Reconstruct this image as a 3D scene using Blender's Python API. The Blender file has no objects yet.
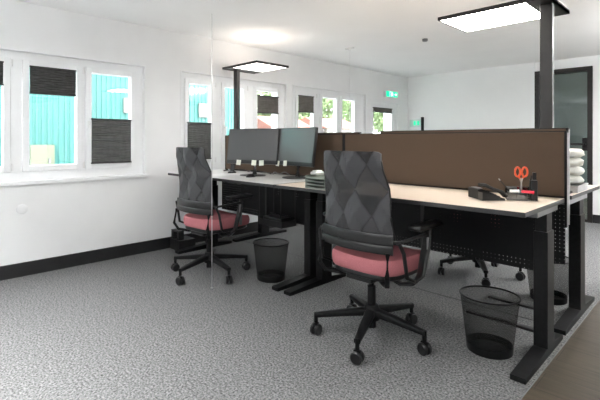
import bpy, bmesh, math, random
from mathutils import Vector, Matrix
random.seed(4)
C = bpy.context.scene.collection
PI = math.pi
R = math.radians

# ------------------------------------------------------------------ materials
def principled(name, col, rough=.5, metal=0, spec=.5, coat=0, emit=None, estr=0):
    m = bpy.data.materials.new(name); m.use_nodes = True
    b = m.node_tree.nodes['Principled BSDF']
    b.inputs['Base Color'].default_value = (*col, 1)
    b.inputs['Roughness'].default_value = rough
    b.inputs['Metallic'].default_value = metal
    b.inputs['Specular IOR Level'].default_value = spec
    b.inputs['Coat Weight'].default_value = coat
    b.inputs['Coat Roughness'].default_value = .15
    if emit:
        b.inputs['Emission Color'].default_value = (*emit, 1)
        b.inputs['Emission Strength'].default_value = estr
    return m
def nodes(m):
    nt = m.node_tree
    return nt, nt.nodes['Principled BSDF'], (lambda t: nt.nodes.new(t)), nt.links.new
def noisy(m, c1, c2, scale, detail=3, stretch=(1,1,1), bump=0, lo=.35, hi=.65, dist=.01):
    nt, b, N, L = nodes(m)
    tc = N('ShaderNodeTexCoord'); mp = N('ShaderNodeMapping'); mp.inputs['Scale'].default_value = stretch
    L(tc.outputs['Object'], mp.inputs['Vector'])
    n = N('ShaderNodeTexNoise'); n.inputs['Scale'].default_value = scale; n.inputs['Detail'].default_value = detail
    L(mp.outputs[0], n.inputs['Vector'])
    r = N('ShaderNodeValToRGB'); r.color_ramp.elements[0].position = lo; r.color_ramp.elements[1].position = hi
    r.color_ramp.elements[0].color = (*c1, 1); r.color_ramp.elements[1].color = (*c2, 1)
    L(n.outputs['Fac'], r.inputs[0]); L(r.outputs[0], b.inputs['Base Color'])
    if bump:
        bp = N('ShaderNodeBump'); bp.inputs['Strength'].default_value = bump; bp.inputs['Distance'].default_value = dist
        L(n.outputs['Fac'], bp.inputs['Height']); L(bp.outputs[0], b.inputs['Normal'])
    return m
def see_through(m, amount):            # a share of open weave / holes
    nt, b, N, L = nodes(m)
    t = N('ShaderNodeBsdfTransparent'); mx = N('ShaderNodeMixShader')
    out = nt.nodes['Material Output']
    mx.inputs[0].default_value = amount
    L(b.outputs[0], mx.inputs[1]); L(t.outputs[0], mx.inputs[2]); L(mx.outputs[0], out.inputs[0])
    return m, mx

M = {}
M['wall'] = noisy(principled('white painted wall', (.8,.8,.8), .8, spec=.2), (.83,.835,.84), (.86,.865,.87), 3)
M['ceiling'] = noisy(principled('white ceiling', (.8,.8,.8), .85, spec=.1), (.90,.90,.90), (.92,.92,.92), 2)
M['pvc'] = noisy(principled('white window plastic', (.85,.86,.87), .35), (.84,.85,.86), (.87,.88,.89), 4)
M['base'] = noisy(principled('black baseboard', (.012,.012,.013), .45), (.010,.010,.011), (.015,.015,.016), 8)
M['black'] = noisy(principled('black powder coat', (.005,.005,.0055), .5, spec=.2), (.005,.005,.0055), (.008,.008,.0085), 40)
M['plastic'] = noisy(principled('black plastic', (.01,.01,.011), .32, spec=.4), (.008,.008,.0085), (.013,.013,.014), 30)
M['grey_plastic'] = principled('grey plastic', (.16,.16,.165), .3)
M['greybar'] = principled('grey steel', (.16,.165,.17), .35, .3)
M['silver'] = principled('brushed aluminium', (.6,.6,.6), .3, 1)
M['white'] = principled('white plastic', (.8,.8,.8), .4)
M['lampmetal'] = noisy(principled('dark bronze metal', (.018,.016,.015), .4, .2), (.016,.014,.013), (.022,.019,.018), 20)
M['diffuser'] = principled('lit lamp diffuser', (.9,.9,.88), .5, emit=(1,.95,.89), estr=13)
M['screenblack'] = principled('monitor bezel', (.01,.01,.011), .3)
M['lcd'] = principled('switched off monitor screen', (.022,.022,.024), .42, spec=1)
M['lcd_glossy'] = principled('glossy monitor screen', (.075,.073,.073), .3, spec=1, coat=1)
M['keys2'] = principled('matte black phone shell', (.012,.012,.012), .6, spec=.3)
M['keys'] = principled('dark phone keys', (.05,.05,.052), .6, spec=.3)
M['note'] = noisy(principled('pale sticky note', (.75,.76,.66), .7), (.72,.74,.64), (.78,.79,.7), 30)
M['orange'] = principled('orange scissor handle', (.75,.1,.03), .35)
M['red'] = principled('red marker', (.8,.02,.06), .35)
M['edge'] = noisy(principled('dark tabletop edge', (.025,.025,.025), .5), (.02,.02,.021), (.028,.028,.029), 20)
M['beech'] = noisy(principled('light maple laminate', (.75,.6,.47), .3, coat=.3), (.86,.72,.59), (.90,.78,.66), 6, 4, (1.2,14,1))
M['paletop'] = noisy(principled('pale grey laminate', (.7,.7,.69), .3, coat=.3), (.80,.80,.79), (.86,.86,.85), 6, 4, (1.2,14,1))
M['tray'] = principled('grey green tray', (.22,.25,.22), .4)
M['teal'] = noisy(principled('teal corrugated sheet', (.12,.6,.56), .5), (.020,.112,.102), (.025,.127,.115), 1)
M['greypane'] = principled('pale reflecting window', (.13,.13,.12), .5)
M['paledoor'] = principled('pale yellow green door', (.115,.128,.085), .6)
M['asphalt'] = noisy(principled('pale yard paving', (.5,.5,.5), .9), (.25,.25,.25), (.3,.3,.29), 5)
M['leaf'] = noisy(principled('tree leaves', (.2,.4,.1), .7), (.09,.15,.05), (.2,.27,.13), 3)
M['bark'] = noisy(principled('bark', (.2,.15,.1), .8), (.15,.11,.08), (.25,.2,.15), 10)
M['redwall'] = noisy(principled('red rendered wall', (.55,.14,.09), .8), (.2,.19,.17), (.23,.22,.2), 3)
M['roofred'] = noisy(principled('salmon roof', (.3,.13,.09), .8),(.2,.065,.045),(.23,.08,.06),4)
M['tissue'] = noisy(principled('white wrapped paper', (.85,.85,.8), .7), (.8,.8,.74), (.9,.9,.86), 12, bump=.3)
M['paper'] = principled('white paper', (.8,.8,.8), .7)
M['green'] = principled('exit sign green', (0,.45,.22), .4, emit=(0,.6,.28), estr=.7)
M['signwhite'] = principled('exit sign white', (.9,.9,.9), .4, emit=(.9,1,.95), estr=.6)
M['cyanface'] = principled('pale green face', (.6,.85,.75), .5)

# carpet: grey loop pile, speckled
def carpet():
    m = principled('speckled grey carpet', (.3,.3,.3), .95, spec=.05)
    nt, b, N, L = nodes(m)
    tc = N('ShaderNodeTexCoord')
    a = N('ShaderNodeTexNoise'); a.inputs['Scale'].default_value = 95; a.inputs['Detail'].default_value = 4; a.inputs['Roughness'].default_value = .7
    v = N('ShaderNodeTexVoronoi'); v.inputs['Scale'].default_value = 110
    L(tc.outputs['Object'], a.inputs[0]); L(tc.outputs['Object'], v.inputs[0])
    r = N('ShaderNodeValToRGB'); e = r.color_ramp.elements
    e[0].position = .36; e[0].color = (.055,.055,.057,1); e[1].position = .64; e[1].color = (.285,.285,.285,1)
    L(a.outputs['Fac'], r.inputs[0])
    mx = N('ShaderNodeMix'); mx.data_type = 'RGBA'; mx.blend_type = 'MULTIPLY'; mx.inputs[0].default_value = .35
    L(r.outputs[0], mx.inputs[6]); L(v.outputs['Color'], mx.inputs[7])
    hs = N('ShaderNodeHueSaturation'); hs.inputs['Saturation'].default_value = .05; hs.inputs['Value'].default_value = 1.1
    L(mx.outputs[2], hs.inputs['Color']); L(hs.outputs[0], b.inputs['Base Color'])
    bp = N('ShaderNodeBump'); bp.inputs['Strength'].default_value = .5; bp.inputs['Distance'].default_value = .006
    L(a.outputs['Fac'], bp.inputs['Height']); L(bp.outputs[0], b.inputs['Normal'])
    return m
M['carpet'] = carpet()
def planks():
    m = principled('grey brown wood planks', (.1,.08,.06), .32, spec=.4)
    nt, b, N, L = nodes(m)
    tc = N('ShaderNodeTexCoord')
    br = N('ShaderNodeTexBrick'); br.inputs['Scale'].default_value = 1
    br.inputs['Brick Width'].default_value = 1.25; br.inputs['Row Height'].default_value = .18
    br.inputs['Mortar Size'].default_value = .0015
    br.inputs['Color1'].default_value = (.085,.068,.048,1); br.inputs['Color2'].default_value = (.12,.096,.069,1); br.inputs['Mortar'].default_value = (.03,.025,.02,1)
    L(tc.outputs['Object'], br.inputs[0])
    mp = N('ShaderNodeMapping'); mp.inputs['Scale'].default_value = (2,26,1); L(tc.outputs['Object'], mp.inputs[0])
    n = N('ShaderNodeTexNoise'); n.inputs['Scale'].default_value = 2; n.inputs['Detail'].default_value = 5; L(mp.outputs[0], n.inputs[0])
    r = N('ShaderNodeValToRGB'); r.color_ramp.elements[0].position=.3; r.color_ramp.elements[0].color=(.6,.6,.6,1); r.color_ramp.elements[1].position=.7
    L(n.outputs['Fac'], r.inputs[0])
    mx = N('ShaderNodeMix'); mx.data_type='RGBA'; mx.blend_type='MULTIPLY'; mx.inputs[0].default_value=1
    L(br.outputs['Color'], mx.inputs[6]); L(r.outputs[0], mx.inputs[7]); L(mx.outputs[2], b.inputs['Base Color'])
    return m
M['wood'] = planks()
def fabric(name, c1, c2, rough=.9, scale=350):
    m = principled(name, c1, rough, spec=.15)
    return noisy(m, c1, c2, scale, 2, bump=.25, dist=.002)
M['brown'] = fabric('brown felt', (.086,.059,.041), (.110,.076,.055))
M['rose'] = fabric('dusty rose fabric', (.37,.125,.14), (.46,.17,.185))
def knit():
    m = principled('charcoal knit mesh', (.06,.06,.065), .6, spec=.25)
    m.node_tree.nodes['Principled BSDF'].inputs['Sheen Weight'].default_value = .12
    m, mx = see_through(m, .1)
    nt, b, N, L = nodes(m)
    tc = N('ShaderNodeTexCoord'); sx = N('ShaderNodeSeparateXYZ'); L(tc.outputs['Object'], sx.inputs[0])
    def mt(op, a, bb=None):
        n = N('ShaderNodeMath'); n.operation = op
        for i, q in enumerate((a, bb)):
            if q is None: continue
            if isinstance(q, (int, float)): n.inputs[i].default_value = q
            else: L(q, n.inputs[i])
        return n.outputs[0]
    U = mt('ADD', mt('MULTIPLY', sx.outputs['X'], 1.15/.215), -.12); S = mt('MULTIPLY', mt('SUBTRACT', sx.outputs['Z'], .6), 2.7*.65/.49)
    a = mt('ADD', U, S); c = mt('SUBTRACT', U, S)
    par = mt('PINGPONG', mt('ADD', mt('FLOOR', a), mt('FLOOR', c)), 1)     # 0 / 1 diamonds
    # soft closeness to the ridge lines
    def ridge(q): return mt('ABSOLUTE', mt('SUBTRACT', mt('FRACT', q), .5))
    rd = mt('MAXIMUM', ridge(a), ridge(c))
    cr = N('ShaderNodeMix'); cr.data_type = 'RGBA'; L(par, cr.inputs[0])
    cr.inputs[6].default_value = (.038,.038,.041,1); cr.inputs[7].default_value = (.056,.056,.060,1)
    cd_ = N('ShaderNodeMix'); cd_.data_type = 'RGBA'; L(mt('MULTIPLY', mt('GREATER_THAN', rd, .46), .7), cd_.inputs[0])
    L(cr.outputs[2], cd_.inputs[6]); cd_.inputs[7].default_value = (.028,.028,.031,1)
    L(cd_.outputs[2], b.inputs['Base Color'])
    L(mt('ADD', mt('MULTIPLY', mt('SUBTRACT', 1, par), .16), .04), mx.inputs[0])
    return m
M['knit'] = knit()
M['pleat_grey'] = noisy(principled('grey pleated fabric', (.12,.12,.12), .85, spec=.1), (.11,.11,.11), (.135,.135,.135), 20)
M['pleat'] = noisy(principled('dark grey pleated fabric', (.05,.048,.046), .85, spec=.1), (.062,.061,.06), (.08,.079,.078), 20)
M['pleat_brown'] = noisy(principled('taupe pleated fabric', (.11,.10,.09), .85, spec=.1), (.13,.12,.11), (.16,.15,.14), 20)
def glass(name, tint, refl=.07):
    m = bpy.data.materials.new(name); m.use_nodes = True; nt = m.node_tree
    nt.nodes.remove(nt.nodes['Principled BSDF'])
    t = nt.nodes.new('ShaderNodeBsdfTransparent'); t.inputs[0].default_value = (*tint,1)
    g = nt.nodes.new('ShaderNodeBsdfGlossy'); g.inputs['Roughness'].default_value = .02
    mx = nt.nodes.new('ShaderNodeMixShader'); mx.inputs[0].default_value = refl
    nt.links.new(t.outputs[0], mx.inputs[1]); nt.links.new(g.outputs[0], mx.inputs[2])
    nt.links.new(mx.outputs[0], nt.nodes['Material Output'].inputs[0])
    return m
M['glass'] = glass('clear window glass', (.96,.98,.98), .05)
M['doorglass'] = glass('grey green door glass', (.80,.86,.85), .06)
M['clearplastic'] = glass('smoky clear plastic', (.45,.47,.48), .15)
def perforated():
    m = principled('perforated black steel', (.007,.007,.008), .5, spec=.2)
    m, mx = see_through(m, 0)
    nt, b, N, L = nodes(m)
    tc = N('ShaderNodeTexCoord'); sx = N('ShaderNodeSeparateXYZ'); L(tc.outputs['Object'], sx.inputs[0])
    def math_(op, a, bb=None):
        n = N('ShaderNodeMath'); n.operation = op
        for i, q in enumerate((a, bb)):
            if q is None: continue
            if isinstance(q, (int, float)): n.inputs[i].default_value = q
            else: L(q, n.inputs[i])
        return n.outputs[0]
    d = []
    for ax in ('X','Z'):
        f = math_('FRACT', math_('MULTIPLY', sx.outputs[ax], 1/.024)); f = math_('SUBTRACT', f, .5); d.append(math_('MULTIPLY', f, f))
    rr = math_('ADD', d[0], d[1])
    L(math_('LESS_THAN', rr, .014), mx.inputs[0])
    return m
M['perf'] = perforated()
def wire():
    m = principled('black wire mesh', (.012,.012,.012), .5)
    m, mx = see_through(m, .5)
    return m
M['wire'] = wire()

# ------------------------------------------------------------------ mesh helpers
class MB:
    def __init__(s): s.bm = bmesh.new()
    def box(s, x0,x1,y0,y1,z0,z1, bev=0, mi=0):
        r = bmesh.ops.create_cube(s.bm, size=1)
        vs = r['verts']
        for v in vs:
            v.co = Vector(((x0+x1)/2+v.co.x*(x1-x0), (y0+y1)/2+v.co.y*(y1-y0), (z0+z1)/2+v.co.z*(z1-z0)))
        if mi or bev:
            es = set(e for v in vs for e in v.link_edges); fs = set(f for v in vs for f in v.link_faces)
            for f in fs: f.material_index = mi
            if bev: bmesh.ops.bevel(s.bm, geom=list(es), offset=bev, segments=2, affect='EDGES', profile=.5)
        return s
    def tube(s, pts, r, n=10, flat=None, cap=True):
        """swept round or flat (w,h) section along pts"""
        pts = [Vector(p) for p in pts]; rings = []
        up = Vector((0,0,1))
        for i, p in enumerate(pts):
            t = (pts[min(i+1,len(pts)-1)] - pts[max(i-1,0)]).normalized()
            a = t.cross(up)
            if a.length < .05: a = t.cross(Vector((0,1,0)))
            a.normalize(); b = a.cross(t).normalized()
            rr = r[i] if isinstance(r, (list,tuple)) else r
            w, h = (rr, rr) if flat is None else (flat[i] if isinstance(flat, list) else flat)
            ring = []
            for k in range(n):
                q = 2*PI*(k+.5)/n; cx, sy = math.cos(q), math.sin(q)
                if flat is not None:   # squarish section
                    cx = math.copysign(abs(cx)**.5, cx); sy = math.copysign(abs(sy)**.5, sy)
                ring.append(s.bm.verts.new(p + a*cx*w + b*sy*h))
            rings.append(ring)
        for A, B in zip(rings, rings[1:]):
            for k in range(n): s.bm.faces.new((A[k], A[(k+1)%n], B[(k+1)%n], B[k]))
        if cap:
            s.bm.faces.new(rings[0][::-1]); s.bm.faces.new(rings[-1])
        return s
    def lathe(s, prof, c=(0,0,0), n=32, cap=True, axis='Z', sy=1):
        rings = []
        for r, z in prof:
            ring = []
            for k in range(n):
                q = 2*PI*k/n
                v = Vector((r*math.cos(q), r*math.sin(q)*sy, z))
                if axis == 'X': v = Vector((v.z, v.x, v.y))
                if axis == 'Y': v = Vector((v.x, v.z, v.y))
                ring.append(s.bm.verts.new(v + Vector(c)))
            rings.append(ring)
        for A, B in zip(rings, rings[1:]):
            for k in range(n): s.bm.faces.new((A[k], A[(k+1)%n], B[(k+1)%n], B[k]))
        if cap:
            s.bm.faces.new(rings[0][::-1]); s.bm.faces.new(rings[-1])
        return s
    def prism(s, poly, axis, a, b):
        """extrude 2D polygon: axis 'X' -> poly is (y,z); 'Y' -> (x,z); 'Z' -> (x,y)"""
        def mk(p, t):
            return {'X': (t,p[0],p[1]), 'Y': (p[0],t,p[1]), 'Z': (p[0],p[1],t)}[axis]
        A = [s.bm.verts.new(mk(p,a)) for p in poly]; B = [s.bm.verts.new(mk(p,b)) for p in poly]
        n = len(poly)
        s.bm.faces.new(A); s.bm.faces.new(B[::-1])
        for k in range(n): s.bm.faces.new((A[k], B[k], B[(k+1)%n], A[(k+1)%n]))
        return s
    def xf(s, m):
        bmesh.ops.transform(s.bm, matrix=m, verts=s.bm.verts); return s
    def build(s, name, mat, parent=None, loc=(0,0,0), rot=(0,0,0), smooth=False):
        bmesh.ops.recalc_face_normals(s.bm, faces=s.bm.faces)
        me = bpy.data.meshes.new(name); s.bm.to_mesh(me); s.bm.free()
        for m in (mat if isinstance(mat, (list,tuple)) else [mat]): me.materials.append(m)
        if smooth:
            for p in me.polygons: p.use_smooth = True
            try: me.set_sharp_from_angle(angle=R(40))
            except Exception: pass
        o = bpy.data.objects.new(name, me); C.objects.link(o)
        o.location = loc; o.rotation_euler = rot
        if parent: o.parent = parent
        return o
def tag(o, label, cat, group=None):
    o['label'] = label; o['category'] = cat
    if group: o['group'] = group
    return o
def thing(name, label, cat, loc=(0,0,0), rz=0, group=None):
    o = bpy.data.objects.new(name, None); C.objects.link(o)
    o.empty_display_size = .1
    o.location = loc; o.rotation_euler = (0,0,rz)
    return tag(o, label, cat, group)
def struct(o, label=None):
    o['kind'] = 'structure'
    if label: o['label'] = label
    return o
def copy_tree(o, parent=None):
    c = o.copy(); C.objects.link(c); c.parent = parent
    for ch in list(o.children): copy_tree(ch, c)
    return c

# ------------------------------------------------------------------ room shell
WX = -4.2; BY = 7.06; CZ = 2.32; RX = 3.4; FY = -2.8; EX = -.64
struct(MB().box(WX-.3, EX, FY-.2, BY+.2, -.2, 0).build('floor', M['carpet']), 'grey speckled carpet floor')
struct(MB().box(EX, RX+.2, FY-.2, BY+.2, -.2, 0).build('floor', M['wood']), 'grey brown plank floor strip')
struct(MB().box(EX-.002, EX+.002, FY, BY, 0, .002).build('trim_1', M['greybar']), 'thin metal strip between carpet and planks')
struct(MB().box(WX+.02, EX-.01, 2.964, 2.976, 0, .0015).build('trim_2', M['base']), 'dark seam across the carpet')
struct(MB().box(WX-.3, RX+.2, FY-.2, BY+.2, CZ, CZ+.2).build('ceiling', M['ceiling']))
wins = [(-.27,1.95,.80,1.90), (2.37,3.93,.80,1.90), (4.06,5.74,.80,1.90), (5.86,6.70,0,1.80)]
w = MB(); y = FY-.2
for a,b,z0,z1 in wins:
    w.box(WX-.3,WX,y,a,0,CZ)
    if z0: w.box(WX-.3,WX,a,b,0,z0)
    w.box(WX-.3,WX,a,b,z1,CZ); y = b
w.box(WX-.3,WX,y,BY+.2,0,CZ)
struct(w.build('wall_left', M['wall']))
DX0, DX1, DZ = -2.03, -1.30, 2.18
w = MB().box(WX,DX0,BY,BY+.2,0,CZ).box(DX1,RX+.2,BY,BY+.2,0,CZ).box(DX0,DX1,BY,BY+.2,DZ,CZ)
w.box(-3.86, DX0-.0, BY-.04, BY, 0, CZ)
struct(w.build('wall_back', noisy(principled('white wall with light painted in', (.92,.93,.93), .8, spec=.2), (.92,.93,.93), (.94,.95,.95), 3)))  # paler than the other walls, colour stands in for light falling here
struct(MB().box(RX,RX+.2,FY-.2,BY,0,CZ).build('wall_right', M['wall']))
struct(MB().box(WX,RX,FY-.2,FY,0,CZ).build('wall_front', M['wall']))
struct(MB().box(WX,WX+.015,FY,5.86,0,.115).box(WX,WX+.015,6.70,BY,0,.115).build('baseboard_left', M['base']))
struct(MB().box(WX,-3.86,BY-.015,BY,0,.115).box(-3.86,DX0,BY-.055,BY-.04,0,.115).box(DX1,RX,BY-.015,BY,0,.115).build('baseboard_back', M['base']))
# small round junction box cover on the left wall
o = MB().lathe([(.042,0),(.042,.006),(.036,.009)], axis='X').build('socket_cover', M['pvc'], loc=(WX,.878,.567), smooth=True)
tag(o, 'round white blanking cover on the wall below the window', 'cover')
o = MB().lathe([(.032,0),(.03,.025),(.02,.03)]).xf(Matrix.Rotation(PI,4,'X')).build('smoke_detector', M['grey_plastic'], loc=(-2.457,4.505,CZ), smooth=True)
tag(o, 'small round grey detector on the white ceiling', 'detector')

# ------------------------------------------------------------------ windows
def make_window(n, y0, y1, z0, z1, panes, label, handles):
    t = bpy.data.objects.new('window_%d'%n, None); C.objects.link(t); t.location = (WX,(y0+y1)/2,z0); struct(t, label)
    off = Vector((-WX,-(y0+y1)/2,-z0))
    T = Matrix.Translation(off)
    f = MB()
    xa, xb = WX-.12, WX-.045
    f.box(xa,xb,y0,y1,z0,z0+.085).box(xa,xb,y0,y1,z1-.075,z1).box(xa,xb,y0,panes[0][0]-.04,z0+.085,z1-.075).box(xa,xb,panes[-1][1]+.04,y1,z0+.085,z1-.075)
    for (a,b),(c,d) in zip(panes, panes[1:]):
        f.box(xa,xb,b+.04,c-.04,z0+.085,z1-.075)
    f.xf(T).build('window_frame', M['pvc'], t)
    s_ = MB().box(WX-.05,WX+.03,y0-.03,y1+.03,z0-.03,z0+.002,.004).xf(T).build('window_sill', M['pvc'], t)
    # slim casing trim round the opening
    MB().box(WX-.002,WX+.006,y0-.012,y0,z0,z1+.012).box(WX-.002,WX+.006,y1,y1+.012,z0,z1+.012).box(WX-.002,WX+.006,y0,y1,z1,z1+.012).xf(T).build('casing', M['pvc'], t)
    gz0, gz1 = z0+.13, z1-.115
    for i,(a,b) in enumerate(panes):
        k = .052; c = MB()
        X0, X1 = WX-.10, WX-.028
        c.box(X0,X1,a-k,a,gz0-k,gz1+k,.004).box(X0,X1,b,b+k,gz0-k,gz1+k,.004).box(X0,X1,a,b,gz0-k,gz0,.004).box(X0,X1,a,b,gz1,gz1+k,.004)
        cs = c.xf(T).build('casement', M['pvc'], t)
        MB().box(WX-.078,WX-.07,a-.01,b+.01,gz0-.01,gz1+.01).xf(T).build('pane', M['glass'], cs)
        if i in handles:
            MB().box(X1,X1+.012,a-.04,a-.012,1.26,1.33,.003).box(X1+.012,X1+.035,a-.034,a-.018,1.29,1.30).box(X1+.03,X1+.045,a-.036,a-.016,1.17,1.31,.004).xf(T).build('handle', M['white'], cs)
        if i+1 < len(panes):   # hinge covers
            MB().lathe([(.008,0),(.008,.06)], c=(X1+.006,b+k+.006,gz0-.04), n=10).lathe([(.008,0),(.008,.06)], c=(X1+.006,b+k+.006,gz1-.02), n=10).xf(T).build('hinge', M['white'], cs, smooth=True)
make_window(1,-.27,1.95,.80,1.90,[(-.13,.245),(.375,.752),(.94,1.317),(1.449,1.824)],'wide white casement window nearest the camera',(1,3))
make_window(2,2.37,3.93,.80,1.90,[(2.432+.05,2.766),(2.967,3.24),(3.46,3.80)],'white casement window behind the left monitor',(1,))
make_window(3,4.06,5.74,.80,1.90,[(4.2,4.507),(4.703,5.024),(5.169,5.473)],'white casement window nearest the exit sign',(1,))
# emergency exit door in the left wall
t = bpy.data.objects.new('door_1', None); C.objects.link(t); t.location=(WX,6.28,0); struct(t,'white glazed exit door under the exit sign')
T = Matrix.Translation((-WX,-6.28,0))
MB().box(WX-.12,WX-.02,5.86,5.91,0,1.8).box(WX-.12,WX-.02,6.65,6.70,0,1.8).box(WX-.12,WX-.02,5.91,6.65,1.75,1.8).xf(T).build('door_frame', M['pvc'], t)
d = MB().box(WX-.1,WX-.03,5.915,5.997,.01,1.745).box(WX-.1,WX-.03,6.56,6.645,.01,1.745).box(WX-.1,WX-.03,5.997,6.56,1.71,1.745).box(WX-.1,WX-.03,5.997,6.56,.01,.2).xf(T).build('door_leaf', M['pvc'], t)
MB().box(WX-.07,WX-.06,5.99,6.57,.19,1.72).xf(T).build('pane', M['glass'], d)
MB().box(WX-.03,WX-.01,6.59,6.62,.98,1.14,.003).box(WX-.012,WX+.03,6.60,6.61,1.06,1.07).box(WX+.02,WX+.035,6.49,6.615,1.055,1.075,.004).xf(T).build('door_handle', M['silver'], d)

def blind(y0,y1,z0,z1,label,mat='pleat',pitch=.022):
    r = thing('pleated_blind', label, 'blind', (WX-.018,(y0+y1)/2,z0), group='pleated window blinds')
    h = z1-z0; w2 = (y1-y0)/2
    MB().box(-.010,.010,-w2,w2,h-.012,h,.002).build('top_rail', M['edge'], r)
    MB().box(-.010,.010,-w2,w2,0,.012,.002).build('bottom_rail', M['edge'], r)
    n = max(2, round((h-.024)/pitch)); m = MB(); vs = []
    for i in range(2*n+1):
        z = .012+(h-.024)*i/(2*n); x = .004 if i%2 else -.004
        vs.append((m.bm.verts.new((x,-w2+.003,z)), m.bm.verts.new((x,w2-.003,z))))
    for a,b in zip(vs,vs[1:]): m.bm.faces.new((a[0],a[1],b[1],b[0]))
    o = m.build('pleated_fabric', M[mat], r)
    MB().box(.010,.016,-.018,.018,(h-.010 if z0<1.2 else .002),(h if z0<1.2 else .012),.001).build('grip', M['plastic'], r)
    return r
blind(.40,.752,1.60,1.80,'dark pleated blind at the left edge of the photo')
blind(.937,1.308,1.548,1.79,'dark pleated blind hanging high, pane left of the half-down one')
blind(1.439,1.821,.925,1.355,'dark grey pleated blind covering the lower half of the nearest window','pleat_grey')
blind(2.45,2.76,.93,1.35,'dark grey pleated blind low in the pane behind the left chair','pleat_grey')
blind(3.45,3.81,1.495,1.725,'short taupe pleated blind above the left monitor','pleat_brown')
blind(4.19,4.50,1.54,1.78,'short taupe pleated blind above the right monitor','pleat_brown')
blind(5.97,6.55,1.625,1.71,'narrow grey pleated blind gathered atop the exit door','pleat_brown')

# ------------------------------------------------------------------ glazed door in the back wall
t = bpy.data.objects.new('door_2', None); C.objects.link(t); t.location=((DX0+DX1)/2,BY,0); struct(t,'glass door with dark metal frame in the back wall')
T = Matrix.Translation((-(DX0+DX1)/2,-BY,0))
fw=.06
fr = MB().box(DX0,DX0+fw,BY-.03,BY+.1,0,DZ).box(DX1-fw,DX1,BY-.03,BY+.1,0,DZ).box(DX0+fw,DX1-fw,BY-.03,BY+.1,DZ-fw,DZ).box(DX0+fw,DX1-fw,BY-.03,BY+.1,0,.04).xf(T).build('door_frame', M['lampmetal'], t)
pn = MB().box(DX0+fw,DX1-fw,BY+.03,BY+.04,.04,DZ-fw).xf(T).build('pane', M['doorglass'], t)
MB().box(-1.56,-1.38,BY-.05,BY-.035,1.075,1.105,.004).box(-1.41,-1.38,BY-.04,BY+.03,1.08,1.10).box(-1.43,-1.36,BY+.015,BY+.03,1.0,1.18,.003).xf(T).build('door_handle', M['plastic'], t)
# the room beyond the glass
struct(MB().box(-3.6,.6,BY+.2,10.6,-.2,0).build('floor', M['wood']),'floor of the room beyond the glass door')
w = MB().box(-3.7,-3.6,BY+.2,10.6,0,2.6).box(.6,.7,BY+.2,10.6,0,2.6).box(-3.7,.7,10.6,10.7,0,2.6)
struct(w.build('wall_beyond', noisy(principled('grey green wall',(.4,.44,.43),.7),(.36,.42,.41),(.44,.49,.47),1)))
struct(MB().box(-3.7,.7,BY+.2,10.7,2.6,2.7).build('ceiling', M['ceiling']),'ceiling of the room beyond the glass door')

# ------------------------------------------------------------------ signs
t = thing('exit_sign','lit green and white exit sign above the exit door','sign',(WX,6.44,1.955))
MB().box(.0,.05,-.19,.19,-.055,.055,.004).build('housing', M['white'], t)
MB().box(.05,.054,-.175,.175,-.048,.048).build('face', M['green'], t)
# white running figure, doorway and arrow
p = MB()
def P2(pts): p.prism([(a,b) for a,b in pts],'X',.054,.056)
P2([(-.075,-.042),(-.075,.042),(-.01,.042),(-.01,-.042),(-.02,-.042),(-.02,.034),(-.065,.034),(-.065,-.042)])
p.lathe([(.008,.054),(.008,.056)], c=(0,.012,.030), n=12, axis='X')
P2([(-.002,.018),(.016,.02),(.022,-.004),(.004,-.008)])
P2([(.006,-.006),(.02,-.006),(.036,-.036),(.028,-.04)])
P2([(.004,-.006),(.014,-.008),(.0,-.03),(-.018,-.032),(-.016,-.025),(-.004,-.024)])
P2([(.014,.018),(.036,.006),(.033,.0),(.014,.010)])
P2([(-.002,.018),(-.016,.004),(-.012,.0),(.004,.012)])
p.build('running_figure', M['signwhite'], t)
p = MB(); P2([(.085,-.012),(.085,.012),(.12,.012),(.12,.03),(.155,0),(.12,-.03),(.12,-.012)])
p.build('arrow', M['signwhite'], t)
t = thing('wall_sign','small pale sign with two green marks on the back wall','sign',(-4.01,BY-.0,1.46))
MB().box(-.14,.14,-.03,0,-.07,.07,.004).build('housing', M['white'], t)
MB().box(-.13,.13,-.033,-.03,-.06,.06).build('face', M['cyanface'], t)
MB().box(-.05,-.01,-.036,-.033,-.035,.035).build('green_mark', M['green'], t)
MB().box(.02,.06,-.036,-.033,-.035,.035).build('green_mark', M['green'], t)
t = MB().box(-3.845,-3.815,6.90,6.96,0,1.56,.004).box(-3.95,-3.71,6.80,7.0,0,.02,.004).build('post', M['black'])
tag(t,'slim black post just showing above the desk screen','post')

# ------------------------------------------------------------------ exterior
g = MB().box(-60,WX-.3,-30,60,-.6,-.5).build('ground', M['asphalt']); struct(g,'pale paved yard outside')
def corrugated(x, y0, y1, z0, z1):
    pts = []; y = y0; k = 0; q = .12
    while y < y1:
        pts += [(x, y), (x, y+q*.45), (x-.018, y+q*.55), (x-.018, y+q*.95)]; y += q
    poly = pts + [(x-4, y), (x-4, y0)]
    return MB().prism([(a,b) for a,b in poly],'Z',z0,z1)
t = thing('warehouse','teal corrugated warehouse across the yard','building',(-11,2,-.5))
T = Matrix.Translation((11,-2,.5))
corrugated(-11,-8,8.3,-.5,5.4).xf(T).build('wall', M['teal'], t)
MB().box(-15.2,-10.8,-8.2,8.5,5.4,5.6).xf(T).build('roof', M['grey_plastic'], t)
d = MB().box(-11,-10.93,2.45,2.93,-.5,1.04).xf(T).build('door', M['paledoor'], t)
MB().box(-10.93,-10.88,2.8,2.84,.62,.74).xf(T).build('handle', M['greybar'], d)
for a,b,z0,z1 in ((4.53,5.2,1.85,2.24),(6.75,7.15,1.82,2.24)):
    f = MB().box(-11,-10.94,a,b,z0,z1,.01).xf(T).build('window', M['greypane'] , t)
for yy in (3.72,6.45):
    MB().tube([(-10.92,yy,-.5),(-10.92,yy,5.3)],.035).xf(T).build('drainpipe', M['teal'], t, smooth=True)
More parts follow.
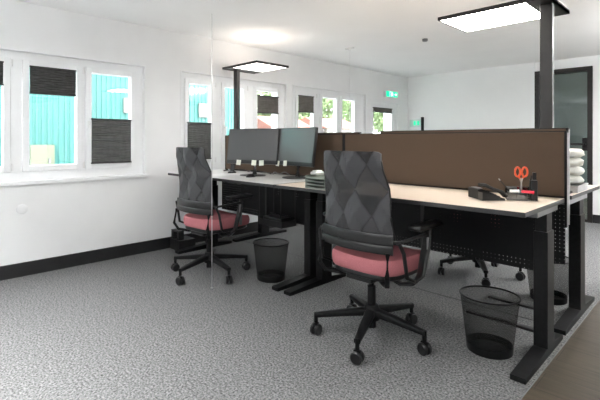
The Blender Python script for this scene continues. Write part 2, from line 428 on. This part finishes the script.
def tree(x,y,h,r,label,seed):
    rnd = random.Random(seed)
    t = thing('tree', label,'tree',(x,y,-.5), group='trees outside')
    MB().tube([(0,0,0),(.05,.05,h*.4),(0,0,h*.75)],[.14,.11,.06]).build('trunk', M['bark'], t, smooth=True)
    m = MB()
    for k in range(1500):
        v = Vector((rnd.gauss(0,1),rnd.gauss(0,1),rnd.gauss(0,1))).normalized()*r*rnd.uniform(.35,1)**.6
        v.z = v.z*1.1 + h*.65
        a = Vector((rnd.gauss(0,1),rnd.gauss(0,1),rnd.gauss(0,1))).normalized(); b = a.orthogonal().normalized(); s = rnd.uniform(.1,.2)
        c = a.cross(b)
        m.bm.faces.new([m.bm.verts.new(v+q) for q in (b*s, c*s*.6, -b*s, -c*s*.6)])
    m.build('foliage', M['leaf'], t)
for i,(x,y,h,r,l) in enumerate([(-17,14.2,5.2,1.2,'round green tree seen through the pane above the left monitor'),
        (-17,16.8,4.8,1.1,'pale green tree seen through the pane above the right monitor'),
        (-17,19.4,5.4,1.2,'green tree in the middle pane of the far window'),
        (-17,22.0,5.4,1.2,'green tree in the right pane of the far window'),
        (-17,25.6,5.0,1.2,'green tree seen through the exit door')]):
    tree(x,y,h,r,l,i+3)
def house(x,y,w,h,label,seed):
    t = thing('house',label,'house',(x,y,-.5),group='houses outside')
    MB().box(-w/2,w/2,-w/2,w/2,0,h).build('wall', M['redwall'], t)
    MB().prism([(-w/2-.2,h),(w/2+.2,h),(0,h+.5)],'Y',-w/2-.2,w/2+.2).build('roof', M['roofred'], t)
    for k in (-.3,.3):
        f = MB().box(w/2,w/2+.03,k*w-.25,k*w+.25,h*.4,h*.8).build('window', M['pvc'], t)
        f = MB().box(k*w-.25,k*w+.25,-w/2-.03,-w/2,h*.4,h*.8).build('window', M['pvc'], t)
house(-13,11.6,1.9,2.1,'low house with a salmon roof behind the monitors',0)
house(-13,14.6,2.2,2.15,'low house with a salmon roof seen through the far window',1)

# ------------------------------------------------------------------ desks
TZ = .82
def make_desk(label, w, top, d=.672, post=.19, group=None):
    """desk centred on x, front edge at y=0, extends to +y"""
    t = thing('desk', label, 'desk', group=group)
    b = MB().box(-w/2,w/2,0,d,TZ-.024,TZ-.0015,.002); b.build('tabletop_core', M['edge'], t)
    MB().box(-w/2+.002,w/2-.002,.002,d-.002,TZ-.0015,TZ).build('tabletop', top, t)
    for s in (-1,1):
        x = s*(w/2-.055); py = d-post
        l = MB().box(x-.035,x+.035,py-.06,py+.06,.04,.66,.004).build('leg', M['black'], t)
        MB().box(x-.028,x+.028,py-.05,py+.05,.66,TZ-.06,.003).build('inner_column', M['black'], l)
        MB().prism([(.07,0),(d+.05,0),(d+.05,.025),(py+.08,.045),(py-.08,.045),(.07,.025)],'X',x-.035,x+.035).build('foot', M['black'], l)
        MB().box(x-.03,x+.03,.27,d-.04,TZ-.064,TZ-.025,.002).build('support_arm', M['greybar'], l)
    MB().box(-w/2+.1,w/2-.1,d-.30,d-.24,TZ-.075,TZ-.03,.003).box(-w/2+.1,w/2-.1,d-.17,d-.12,TZ-.075,TZ-.03,.003).build('crossbeam', M['black'], t)
    a = w/2-.045
    for x0,x1 in ((-a,-.012),(.012,a)):
        MB().box(x0,x1,d-.052,d-.050,TZ-.43,TZ-.03).build('modesty_panel', M['perf'], t)
    MB().box(-.012,.012,d-.06,d-.045,TZ-.43,TZ-.03).build('panel_joint', M['base'], t)
    return t
G='height adjustable desks'
d1 = make_desk('black framed desk with light maple top under the phone and pen holder', 1.71, M['beech'], group=G); d1.location=(-1.497,2.09,0)
d2 = make_desk('black framed desk with pale grey top carrying the two monitors', 1.60, M['paletop'], group=G); d2.location=(-3.176,2.09,0)
d3 = make_desk('maple topped desk facing away behind the right brown screen', 1.71, M['beech'], d=.80, post=.38, group=G); d3.location=(-1.497,3.72,0); d3.rotation_euler=(0,0,PI)
d4 = make_desk('pale topped desk facing away behind the monitors', 1.60, M['paletop'], d=.80, post=.38, group=G); d4.location=(-3.176,3.72,0); d4.rotation_euler=(0,0,PI)

def screen(x0,x1,y,z0,z1,label,bracket=True,edgecol='black'):
    t = thing('desk_screen',label,'screen',((x0+x1)/2,y,z0),group='brown desk screens')
    h=z1-z0; w=(x1-x0)/2
    MB().box(-w+.006,w-.006,-.014,.014,.004,h-.006,.003).build('felt_panel', M['brown'], t)
    MB().box(-w,w,-.006,.006,h-.008,h,.001).build('top_edge', M['black'], t)
    for s in (-1,1):
        MB().box(s*w-.006,s*w+.006,-.016,.016,-.17,h,.002).build('end_profile', M['black'], t)
        MB().box(s*w+(.006 if s>0 else -.010),s*w+(.010 if s>0 else -.006),-.005,.005,-.17,h-.01).build('metal_strip', M['silver'], t)
    return t
screen(-2.245,-.640,2.785,TZ+.003,1.202,'right brown felt screen behind the phone')
screen(-3.95,-2.262,2.785,TZ+.003,1.202,'left brown felt screen behind the monitors')
screen(-1.95,-.655,2.88,TZ+.003,1.222,'brown screen on the far desk, its black top edge just higher')
screen(-3.90,-2.17,2.88,TZ+.003,1.216,'far screen whose dark top edge shows right of the monitors')

# ------------------------------------------------------------------ floor standing lamps
def lamp(px, py, sgn, label, reach=.66, dif='diffuser', H=0):
    """sgn: direction in x in which the head reaches"""
    t = thing('desk_lamp', label, 'lamp', (px,py,TZ), group='tall office lamps')
    MB().box(-.035,.035,-.022,.022,.01,1.19+H,.004).build('pole', M['lampmetal'], t)
    MB().box(-.12,.12,-.06,.09,0,.012,.003).build('base_plate', M['lampmetal'], t)
    MB().box(-.16 if sgn<0 else .035,-.035 if sgn<0 else .16,-.03,.03,.37,.405,.003).build('clamp', M['lampmetal'], t)
    a,b = sorted((-sgn*(.05 if sgn<0 else .09), sgn*reach)); y0,y1=-.14,.33
    f = MB().box(a,b,y0,y0+.012,1.18,1.205).box(a,b,y1-.012,y1,1.18,1.205).box(a,a+.012,y0,y1,1.18,1.205).box(b-.012,b,y0,y1,1.18,1.205)
    f.box(a+.01,b-.01,y0+.01,y1-.01,1.195,1.203)
    c0,c1 = sorted((-sgn*.05, sgn*.085)); f.box(c0,c1,y0+.01,y1-.01,1.18,1.197)
    h = f.build('lamp_head', M['lampmetal'], t)
    e0,e1 = sorted((sgn*.085, sgn*(reach-.012)))
    MB().box(e0,e1,y0+.012,y1-.012,1.183,1.194).build('diffuser', M[dif], h)
    MB().box(e0+.05,e1-.05,y0+.06,y1-.06,1.203,1.207).build('uplight', M['diffuser2'], h)
    h.location.z = H
    return t
M['diffuser_dim'] = principled('dimmed lamp diffuser', (.9,.88,.87), .5, emit=(1,.94,.90), estr=2.2)
M['diffuser2'] = principled('lit uplight diffuser', (.9,.9,.88), .5, emit=(1,.86,.74), estr=2.5)
lamp(-.79,2.98,-1,'tall dark lamp with rectangular lit head rising behind the right screen')
lamp(-4.05,3.0,1,'tall dark lamp with rectangular head beside the windows',.54,'diffuser_dim',-.03)

# slim vertical rods
o = MB().lathe([(.009,0),(.009,.004),(.0035,.006),(.0035,2.13),(.001,2.132)],n=10).build('rod', M['silver'], loc=(-2.817,1.85,0), smooth=True)
tag(o,'thin upright metal rod standing in front of the left chair','rod')
t = thing('cable_rod','thin pale cable hanging from the ceiling behind the brown screens','cable',(-3.36,4.25,CZ))
MB().lathe([(.002,-1.9),(.002,0)],n=8).build('cable', M['white'], t)
MB().box(-.06,.06,-.02,.02,-.02,0,.004).lathe([(.015,-.035),(.02,-.02)],n=12).build('ceiling_mount', M['white'], t)
M['white2']=M['white']

# ------------------------------------------------------------------ office chair
def sq(v, p): return math.copysign(abs(v)**p, v)
def make_chair(label, base_rot=0):
    t = thing('office_chair', label, 'chair', group='rose and charcoal office chairs')
    # five-star base
    b = MB(); b.lathe([(.045,.105),(.05,.12),(.045,.17),(.035,.19)], n=24)
    for k in range(5):
        a = base_rot + 2*PI*k/5; dx,dy = math.cos(a),math.sin(a)
        pts=[]; fl=[]
        for q in range(7):
            s = q/6; r = .03+.30*s; z = .150-.028*s-.006*s*s
            pts.append((dx*r,dy*r,z)); fl.append((.030-.013*s,.022-.009*s))
        b.tube(pts, 0, 12, flat=fl)
        b.tube([(dx*.325,dy*.325,.130),(dx*.325,dy*.325,.075)], .012, 10)
    base = b.build('star_base', M['black'], t, smooth=True)
    for k in range(5):
        a = base_rot + 2*PI*k/5; dx,dy = math.cos(a),math.sin(a)
        cx,cy = dx*.325,dy*.325; aa = a+R(70+k*25)
        c = MB(); c.lathe([(.010,-.004),(.010,.004)],axis='X',c=(0,0,.03),n=14)
        c.box(-.010,.010,-.02,.02,.035,.070,.004)
        cs = c.build('castor', M['black'], t, loc=(cx,cy,0), rot=(0,0,aa), smooth=True)
        for s in (-1,1):
            MB().lathe([(.008,-.011),(.027,-.011),(.033,-.006),(.033,.006),(.027,.011),(.008,.011)],axis='X',c=(s*.015,0,.033),n=24).build('wheel', M['plastic'], cs, smooth=True)
    MB().lathe([(.026,.06),(.026,.10),(.024,.30),(.014,.305),(.014,.40)],n=20).build('gas_lift', M['black'], t, smooth=True)
    m = MB().box(-.09,.09,-.13,.12,.355,.40,.01).box(-.16,.16,-.03,.03,.37,.395,.005).box(.10,.17,.10,.115,.365,.375,.003)
    m.build('mechanism', M['plastic'], t)
    # cushion and shell
    def pad(w, y0, y1, z0, z1, crown, name, mat, ex=.38):
        n=28; k=9; mm=MB(); rings=[]
        for i in range(k):
            ph = -PI/2 + PI*i/(k-1); sc = max(math.cos(ph),0)**.45*.999+.001; zz = math.sin(ph)
            ring=[]
            for j in range(n):
                q=2*PI*j/n; u=sq(math.cos(q),ex*1.3); v=sq(math.sin(q),ex*1.3)
                e = 1 if sc>.2 else sc/.2
                x = u*w/2*(1-.12*(1-sc)) * (1 if sc>.02 else 0)
                y = (y0+y1)/2+v*(y1-y0)/2*(1-.12*(1-sc))*(1 if sc>.02 else 0)
                z = (z0+z1)/2 + (z1-z0)/2*sq(zz,.9)
                z += crown*(u*u*.6) - .03*max(0,(y-(y1-.12))/.12)**2 if zz>-.2 else 0
                ring.append(mm.bm.verts.new((x,y,z)))
            rings.append(ring)
        for A,B in zip(rings,rings[1:]):
            for j in range(n): mm.bm.faces.new((A[j],A[(j+1)%n],B[(j+1)%n],B[j]))
        return mm.build(name, mat, t, smooth=True)
    pad(.475,-.16,.32,.415,.50,.012,'seat',M['rose'])
    pad(.44,-.15,.30,.385,.425,0,'seat_shell',M['plastic'])
    # backrest: tall faceted knit
    NX,NZ=24,40; W0,W1=.240,.198; z0,z1=.60,1.09
    def by(u,s):   # depth of the back: curve + lean + diamond relief
        lean = -.185 - .055*s + .035*math.sin(PI*min(1,s*1.2))*.5
        wrap = .045*u*u
        U = u*1.15-.12; S = s*2.7
        dd = abs(((U+S*.65)%1)-.5) + abs(((U-S*.65)%1)-.5)
        return lean + wrap + .034*(dd-.5)
    mm=MB(); F=[];Bk=[]
    for i in range(NZ+1):
        s=i/NZ; rowF=[];rowB=[]
        for j in range(NX+1):
            u=-1+2*j/NX
            wv = W0+(W1-W0)*s
            z = z0+(z1-z0)*s
            if s>.9:   # rounded top corners
                z -= .012*max(0,(abs(u)-.85)/.15)**2*((s-.9)/.1)
            y=by(u,s)
            rowF.append(mm.bm.verts.new((u*wv,y+.005,z))); rowB.append(mm.bm.verts.new((u*wv,y-.005,z)))
        F.append(rowF);Bk.append(rowB)
    for i in range(NZ):
        for j in range(NX):
            mm.bm.faces.new((F[i][j],F[i][j+1],F[i+1][j+1],F[i+1][j]))
            mm.bm.faces.new((Bk[i][j],Bk[i+1][j],Bk[i+1][j+1],Bk[i][j+1]))
    for i in range(NZ):
        for j in (0,NX): mm.bm.faces.new((F[i][j],F[i+1][j],Bk[i+1][j],Bk[i][j]))
    for j in range(NX):
        for i in (0,NZ): mm.bm.faces.new((F[i][j],Bk[i][j],Bk[i][j+1],F[i][j+1]))
    back = mm.build('backrest', M['knit'], t, smooth=False)
    # slim rim round the knit
    def arc(z, ext=1.0, dy=0, w=None, n=14):
        s=(z-z0)/(z1-z0); ww=w or (W0+(W1-W0)*s)
        return [(-ww*ext+2*ww*ext*j/n, -.185-.055*s+.02*math.sin(PI*max(0,min(1,s*1.2)))+.045*(-1+2*j/n)**2+dy, z) for j in range(n+1)]
    for sd in (-1,1):
        MB().tube([(sd*(W0+(W1-W0)*q), by(sd,q), z0+(z1-z0)*q) for q in [k/10 for k in range(10)]],.006,8).build('backrest_rim', M['plastic'], t, smooth=True)
    # glossy lumbar band: two stacked curved strips
    bb=MB()
    bb.tube(arc(.622,1.03,-.012,.235),0,12,flat=(.008,.030)).tube(arc(.572,1.03,-.016,.235),0,12,flat=(.010,.024))
    bb.build('lumbar_band', M['plastic'], t, smooth=True)
    # frame under seat carrying the back
    for sd in (-1,1):
        MB().tube([(sd*.05,-.02,.372),(sd*.15,-.10,.368),(sd*.215,-.165,.385),(sd*.235,-.195,.44),(sd*.225,-.175,.56)],0,12,flat=(.013,.010)).build('back_support', M['black'], t, smooth=True)
    for s in (-1,1):
        a = MB()
        a.tube([(s*.10,.02,.375),(s*.20,.0,.355),(s*.275,0,.375),(s*.30,.03,.42),(s*.305,.075,.56),(s*.305,.10,.665)],0,12,flat=[(.020,.010),(.022,.010),(.026,.010),(.028,.010),(.026,.010),(.022,.010)])
        a.tube([(s*.285,.0,.385),(s*.295,-.10,.43),(s*.29,-.125,.56),(s*.275,-.145,.615)],0,10,flat=(.009,.009))
        a.tube([(s*.23,-.15,.615),(s*.28,-.13,.62),(s*.305,.08,.635)],0,10,flat=(.008,.008))
        fr = a.build('armrest', M['plastic'], t, smooth=True)
        MB().box(s*.305-.040,s*.305+.040,-.05,.20,.668,.695,.011).build('arm_pad', M['plastic'], fr, smooth=True)
        MB().box(s*.305-.004+s*.014,s*.305+.004+s*.014,.062,.088,.45,.62,.003).build('arm_slider', M['grey_plastic'], fr)
    return t
ch = make_chair('rose seated office chair at the maple desk, its tall back nearest the camera', R(4.5))
ch.location=(-1.462,2.055,0)
# fix star base angle per chair by turning the copied base and castors
def spin_base(root, ang):
    for c in root.children:
        if c.name.split('.')[0] in ('star_base','castor'):
            Rm = Matrix.Rotation(ang,3,'Z'); c.location = Rm @ c.location; c.rotation_euler.z += ang
def put_chair(loc, rz, spin, label):
    c = copy_tree(ch); c.location=loc; c.rotation_euler=(0,0,rz); spin_base(c, spin-rz); c['label']=label; return c
put_chair((-3.13,2.03,0), R(4), R(-9.5), 'rose seated office chair at the pale desk near the window wall')
put_chair((-1.50,3.66,0), R(180), R(10), 'office chair at the far desk, only its castors seen under the desk')

# ------------------------------------------------------------------ wastepaper bins
def bin_(x,y,rz,label):
    t = thing('wastepaper_bin',label,'bin',(x,y,0),rz,'wire mesh wastepaper bins')
    m = MB().lathe([(.115,.005),(.150,.30)],n=48,cap=False,sy=.92)
    # weave rings and uprights, fine
    m.build('mesh_body', M['wire'], t, smooth=True)
    mm = MB()
    pr=[]
    for k in range(49): q=2*PI*k/48; pr.append((.151*math.cos(q),.151*.92*math.sin(q),.302))
    mm.tube(pr,.005,8,cap=False).build('rim', M['black'], t, smooth=True)
    MB().lathe([(.112,.0),(.117,.004),(.120,.045),(.117,.045),(.110,.010),(.001,.008)],n=48,cap=False,sy=.92).build('bottom', M['black'], t, smooth=True)
bin_(-.912,2.378,.3,'black wire mesh bin under the maple desk, nearest the camera')
bin_(-2.66,2.32,.2,'black wire mesh bin under the pale desk beside the left chair')
bin_(-.90,3.43,.1,'black wire mesh bin behind the desk legs at the right')

# ------------------------------------------------------------------ monitors
def monitor(x,y,rz,tilt,zc,label,notes,lcd='lcd'):
    t = thing('monitor',label,'monitor',(x,y,TZ),rz,'desktop monitors')
    MB().lathe([(.001,.012),(.10,.012),(.125,.008),(.13,0),(.001,0)],n=40,cap=False,sy=.75).build('base', M['screenblack'], t, smooth=True)
    MB().tube([(0,.03,.01),(0,.045,.12),(0,.035,.26)],0,12,flat=(.028,.012)).build('neck', M['screenblack'], t, smooth=True)
    X = Matrix.Translation((0,0,zc)) @ Matrix.Rotation(-tilt,4,'X')
    h = MB().box(-.27,.27,-.012,.016,-.165,.165,.005).box(-.14,.14,.014,.032,-.10,.10,.008).xf(X).build('housing', M['screenblack'], t)
    MB().box(-.262,.262,-.0135,-.0115,-.132,.157).xf(X).build('display', M[lcd], t)
    for nx,nz,a in notes:
        MB().box(-.024,.024,-.0165,-.015,-.024,.024).xf(X @ Matrix.Translation((nx,0,nz)) @ Matrix.Rotation(R(a),4,'Y')).build('sticky_note', M['note'], t)
    return t
monitor(-3.10,2.48,R(20),R(9),.272,'left monitor with dark screen and three sticky notes',[(-.13,-.155,4),(.035,-.155,3),(.115,-.155,-5)])
monitor(-2.635,2.57,R(-6),R(8),.272,'right monitor with pale reflection and two sticky notes',[(-.20,-.155,5),(-.09,-.150,-3)],'lcd_glossy')

# mouse, desk phone by wall, papers, cables on the pale desk
o = MB().lathe([(.001,.03),(.018,.027),(.028,.015),(.030,0),(.001,0)],n=20,cap=False,sy=1.6).build('computer_mouse', M['plastic'], loc=(-2.98,2.36,TZ), smooth=True)
tag(o,'black mouse in front of the left monitor','mouse')
def handset(x,y,rz,label):
    t = thing('cordless_phone',label,'phone',(x,y,TZ),rz)
    MB().lathe([(.001,.02),(.035,.018),(.045,0),(.001,0)],n=24,cap=False).build('cradle', M['plastic'], t, smooth=True)
    MB().box(-.022,.022,-.01,.012,.012,.155,.006).xf(Matrix.Rotation(R(-12),4,'X')).build('handset', M['plastic'], t)
handset(-3.48,2.52,.4,'black upright cordless phone on the pale desk beyond the rod')
for i,(x,y,a,l) in enumerate([(-3.38,2.30,.2,'white sheet of paper on the pale desk behind the rod'),(-3.30,2.52,-.4,'white sheet of paper left of the left monitor')]):
    o = MB().box(-.105,.105,-.148,.148,0,.0012).build('paper_sheet', M['paper'], loc=(x,y,TZ+.0005+.0015*i), rot=(0,0,a)); tag(o,l,'paper','papers on the pale desk')
def cable(pts,r,label,mat='plastic',name='cable'):
    # smooth through points
    P_=[Vector(p) for p in pts]; out=[]
    for i in range(len(P_)-1):
        p0=P_[max(i-1,0)];p1=P_[i];p2=P_[i+1];p3=P_[min(i+2,len(P_)-1)]
        for k in range(6):
            q=k/6; out.append(.5*((2*p1)+(p2-p0)*q+(2*p0-5*p1+4*p2-p3)*q*q+(3*p1-p0-3*p2+p3)*q**3))
    out.append(P_[-1])
    o=MB().tube(out,r,8).build(name, M[mat], smooth=True); tag(o,label,'cable')
    return o
cable([(-3.72,2.60,TZ+.006),(-3.6,2.52,TZ+.02),(-3.5,2.64,TZ+.03),(-3.38,2.66,TZ+.012),(-3.28,2.60,TZ+.03),(-3.2,2.68,TZ+.02),(-3.05,2.66,TZ+.008)],.005,'tangled black cable at the back of the pale desk')
cable([(-3.02,2.66,TZ+.006),(-2.98,2.64,TZ+.03),(-2.93,2.66,TZ+.015),(-2.9,2.70,TZ+.03),(-2.86,2.72,TZ+.006)],.005,'pale cable loop between the two monitors','grey_plastic')
for y,l in ((2.80,'flat black bar on the carpet between the front desk legs, seen past the bin'),(3.17,'flat black bar on the carpet beside the bin behind the desk legs')):
    o = MB().box(-.22,.20,-.02,.02,0,.016,.004).build('cable_cover', M['base'], loc=(-1.0,y,0)); tag(o,l,'cable cover')

# letter trays stacked at the front corner of the maple desk
tr = None
for i in range(4):
    nm = ['lowest','second lowest','second highest','topmost'][i]
    m = MB(); w_,l_,h_=.12,.16,.020
    m.box(-w_,w_,-l_,l_,0,.003).box(-w_,-w_+.003,-l_,l_,0,h_).box(w_-.003,w_,-l_,l_,0,h_).box(-w_,w_,l_-.003,l_,0,h_)
    n=10
    for k in range(n):   # curved front lip
        a0=-w_+2*w_*k/n; a1=-w_+2*w_*(k+1)/n; z=.006+.012*abs((k+.5)/n*2-1)**1.5
        m.box(a0,a1,-l_,-l_+.003,0,z)
    t = m.build('letter_tray', M['tray'], loc=(-1.925,2.255,TZ+.0225*i), rot=(0,0,.03*(i%2)))
    tag(t, '%s grey green letter tray in the stack beside the near chair back'%nm,'tray','stacked letter trays')
o = MB().box(-.03,.03,-.04,.04,0,.02,.005).box(-.02,.02,-.03,.03,.02,.03,.003).build('stapler', M['silver'], loc=(-2.0,2.17,TZ+.0905)); tag(o,'small silver gadget on top of the letter trays','gadget')

# desk telephone
t = thing('desk_phone','black corded desk phone on the maple desk','phone',(-.955,2.44,TZ),R(18)); t.scale=(.74,.74,.74)
MB().prism([(-.085,0),(.085,0),(.085,.075),(.06,.078),(-.085,.02)],'X',-.05,.115).build('body', M['keys2'], t)
hs = MB().tube([(-.095,-.10,.030),(-.098,-.07,.060),(-.100,0,.085),(-.100,.06,.112),(-.100,.10,.116)],0,12,flat=[(.024,.014),(.026,.014),(.017,.011),(.026,.014),(.024,.012)])
hs.build('handset', M['keys2'], t, smooth=True)
MB().prism([(-.085,0),(.085,0),(.085,.06),(-.085,.015)],'X',-.12,-.05).build('cradle', M['plastic'], t)
kp = MB()
for i in range(4):
    for j in range(5):
        kp.box(-.02+i*.028,-.002+i*.028,-.07+j*.02,-.058+j*.02,0,.004)
ang = math.atan2(.058,.145)
kp.xf(Matrix.Translation((0,-.085,.021)) @ Matrix.Rotation(ang,4,'X') @ Matrix.Translation((0,.085,0))).build('keypad', M['keys'], t)
MB().box(-.02,.09,.035,.075,.078,.0815).xf(Matrix.Identity(4)).build('phone_display', M['greybar'], t)
t.rotation_euler.z = R(138)

# pen holder
hx,hy=-.795,2.52
t = thing('pen_holder','smoky black desk organiser holding scissors and pens on the maple desk','organiser',(hx,hy,TZ),R(25))
MB().box(-.075,.075,-.04,.04,0,.006,.002).box(-.075,.075,.036,.04,0,.07).box(-.075,-.071,-.04,.04,0,.055).box(-.075,.02,-.04,-.036,0,.045).box(.02,.024,-.04,.04,0,.06).box(-.03,-.026,-.04,.04,0,.05).build('compartments', M['clearplastic'], t)
MB().box(.045,.078,-.02,.04,0,.11,.003).box(.060,.078,.02,.04,.11,.15,.002).build('tall_slot', M['plastic'], t)
MB().box(-.07,-.03,-.03,.03,.007,.04,.003).box(-.02,.015,-.03,.03,.007,.032,.003).build('contents', M['plastic'], t)
def wpt(lx,ly,lz,rz=R(25)):
    c,s=math.cos(rz),math.sin(rz); return (hx+lx*c-ly*s, hy+lx*s+ly*c, TZ+lz)
s_ = thing('scissors','orange handled scissors standing in the pen holder','scissors',wpt(.002,.015,.018),R(40))
for q in (-1,1):
    MB().tube([(q*.004,0,0),(0,0,.075),(-q*.006,0,.10)],0,8,flat=[(.003,.002),(.008,.002),(.006,.003)]).build('blade', M['silver'], s_)
    ring=[(-q*.019+.014*math.cos(a), 0, .135+.026*math.sin(a)) for a in [2*PI*k/16 for k in range(17)]]
    MB().tube(ring,0,8,flat=(.005,.005)).tube([(-q*.006,0,.098),(-q*.016,0,.112)],.005,8).build('handle', M['orange'], s_, smooth=True)
def pen(p0,p1,r,mat,label,cap=None):
    t = thing('pen',label,'pen',p0)
    d=Vector(p1)-Vector(p0)
    MB().tube([(0,0,0),d*.9],r,10).build('barrel', M[mat], t, smooth=True)
    MB().tube([d*.9,d],r*1.2,10).build('cap', M[cap or mat], t, smooth=True)
pen(wpt(-.045,.0,.03),wpt(-.115,-.03,.115),.0025,'plastic','thin black pen with silver tip leaning left from the pen holder','silver')
pen(wpt(-.005,-.048,.052),wpt(.055,-.048,.048),.008,'red','red marker lying across the pen holder')
pen(wpt(-.062,-.048,.052),wpt(-.015,-.048,.053),.008,'white','white marker lying across the pen holder')
pen(wpt(.045,.0,.05),wpt(.05,.005,.135),.004,'plastic','black pen upright beside the scissors','plastic')

# box with wrapped white rolls on the far desk
t = thing('cardboard_box','low grey box under the stack of white bundles','box',(-.735,3.22,TZ))
MB().box(-.09,.09,-.14,.14,0,.045,.003).box(-.092,.092,-.142,.142,.035,.045,.002).build('box_body', M['grey_plastic2'] if 'grey_plastic2' in M else noisy(principled('pale grey card',(.45,.45,.46),.7),(.42,.42,.43),(.5,.5,.51),9), t)
for i in range(4):
    m = MB(); prof=[]
    for k in range(9):
        a=-PI/2+PI*k/8; prof.append((.018+.062*max(0,math.cos(a))**.5, .029+.029*math.sin(a)))
    m.lathe(prof,n=28)
    rnd=random.Random(i)
    for v in m.bm.verts:
        v.co.x*=1+rnd.uniform(-.08,.08); v.co.y*=1+rnd.uniform(-.08,.08)
    o = m.build('tissue_bundle', M['tissue'], loc=(-.715+.004*(i%2),3.18,TZ+.0455+.057*i), rot=(0,0,i*.7), smooth=True)
    tag(o,'%s white wrapped bundle in the pile at the right end of the far desk'%['lowest','second lowest','second highest','topmost'][i],'bundle','white bundles on the far desk')

# computer case and socket boxes under the pale desk
b_ = MB().box(.12,.44,.42,.60,.375,.38).box(.12,.44,.42,.424,.38,.43).box(.12,.44,.596,.60,.38,.43).box(.12,.124,.42,.60,.38,.43).box(.436,.44,.42,.60,.38,.43)
b_.box(.15,.40,.45,.58,.38,.45,.01).box(.13,.14,.42,.424,.43,TZ-.03).box(.42,.43,.42,.424,.43,TZ-.03).box(.13,.14,.596,.60,.43,TZ-.03).box(.42,.43,.596,.60,.43,TZ-.03)
b_.build('cable_basket', M['plastic'], d2)
t = thing('floor_socket_box','black power socket box on the carpet by the window wall','socket',(-4.06,2.28,0))
MB().box(-.10,.10,-.07,.12,0,.11,.006).build('box_body', M['plastic'], t)
MB().box(-.09,-.05,-.06,.0,.11,.19,.004).box(.03,.07,-.06,.0,.11,.19,.004).box(-.09,.07,-.06,.0,.19,.205,.003).build('bracket', M['plastic'], t)

# ------------------------------------------------------------------ light
wd = bpy.data.worlds.new('World'); bpy.context.scene.world = wd; wd.use_nodes = True
wd.node_tree.nodes['Background'].inputs[0].default_value=(1,1,1,1)
wd.node_tree.nodes['Background'].inputs[1].default_value=5.6
def fill_panel(x,y,sx,sy,down,up,label,z):  # hung area lights, added out of view to brighten walls, ceiling and carpet
    t = thing('fill_light',label,'light',(x,y,z),group='added fill lights')
    MB().box(-sx/2-.02,sx/2+.02,-sy/2-.02,-sy/2,-.02,.02).box(-sx/2-.02,sx/2+.02,sy/2,sy/2+.02,-.02,.02).box(-sx/2-.02,-sx/2,-sy/2,sy/2,-.02,.02).box(sx/2,sx/2+.02,-sy/2,sy/2,-.02,.02).box(-sx/2,sx/2,-sy/2,sy/2,-.004,.004).build('frame', M['lampmetal'], t)
    MB().lathe([(.004,0),(.004,(2.6 if z>2.2 else CZ)-z)],n=8).build('fill_light_rod', M['lampmetal'], t)
    for e,rx,dz in ((down,0,-.012),(up,PI,.012)):
        if not e: continue
        ld = bpy.data.lights.new('fill_area_light','AREA'); ld.shape='RECTANGLE'; ld.size=sx; ld.size_y=sy; ld.energy=e; ld.color=(.985,1,1); ld.spread=R(115) if rx==0 else PI
        lo = bpy.data.objects.new('fill_area_light',ld); C.objects.link(lo); lo.parent=t; lo.location=(0,0,dz); lo.rotation_euler=(rx,0,0)
for x,y,w_,h_,dn,up,l in [(-2.0,-.75,1.2,.6,48,55,'left behind the camera'),(1.4,-.6,1.2,.6,0,30,'right behind the camera'),
        (2.0,2.4,1.2,.6,0,35,'to the right of the desks'),(.7,5.2,1.2,.6,26,105,'to the right near the back wall')]:
    fill_panel(x,y,w_,h_,dn,up,'added rectangular fill light %s'%l,2.02)
fill_panel(-1.6,8.8,.6,.6,14,0,'added fill light in the room beyond the glass door',2.45)  # added only to light the room behind the door
# ------------------------------------------------------------------ camera
cd = bpy.data.cameras.new('camera'); cam = bpy.data.objects.new('camera',cd); C.objects.link(cam)
cam.location=(0,0,1.15); cam.rotation_euler=(R(90),0,R(45))
cd.sensor_width=36; cd.lens=25.5; cd.shift_y=-.1; cd.clip_start=.05; cd.clip_end=200
sc=bpy.context.scene; sc.camera=cam
sc.view_settings.view_transform='Standard'; sc.view_settings.look='None'; sc.view_settings.gamma=1
sc.view_settings.exposure=1.38
sc.cycles.max_bounces=10; sc.cycles.diffuse_bounces=6; sc.cycles.transparent_max_bounces=16
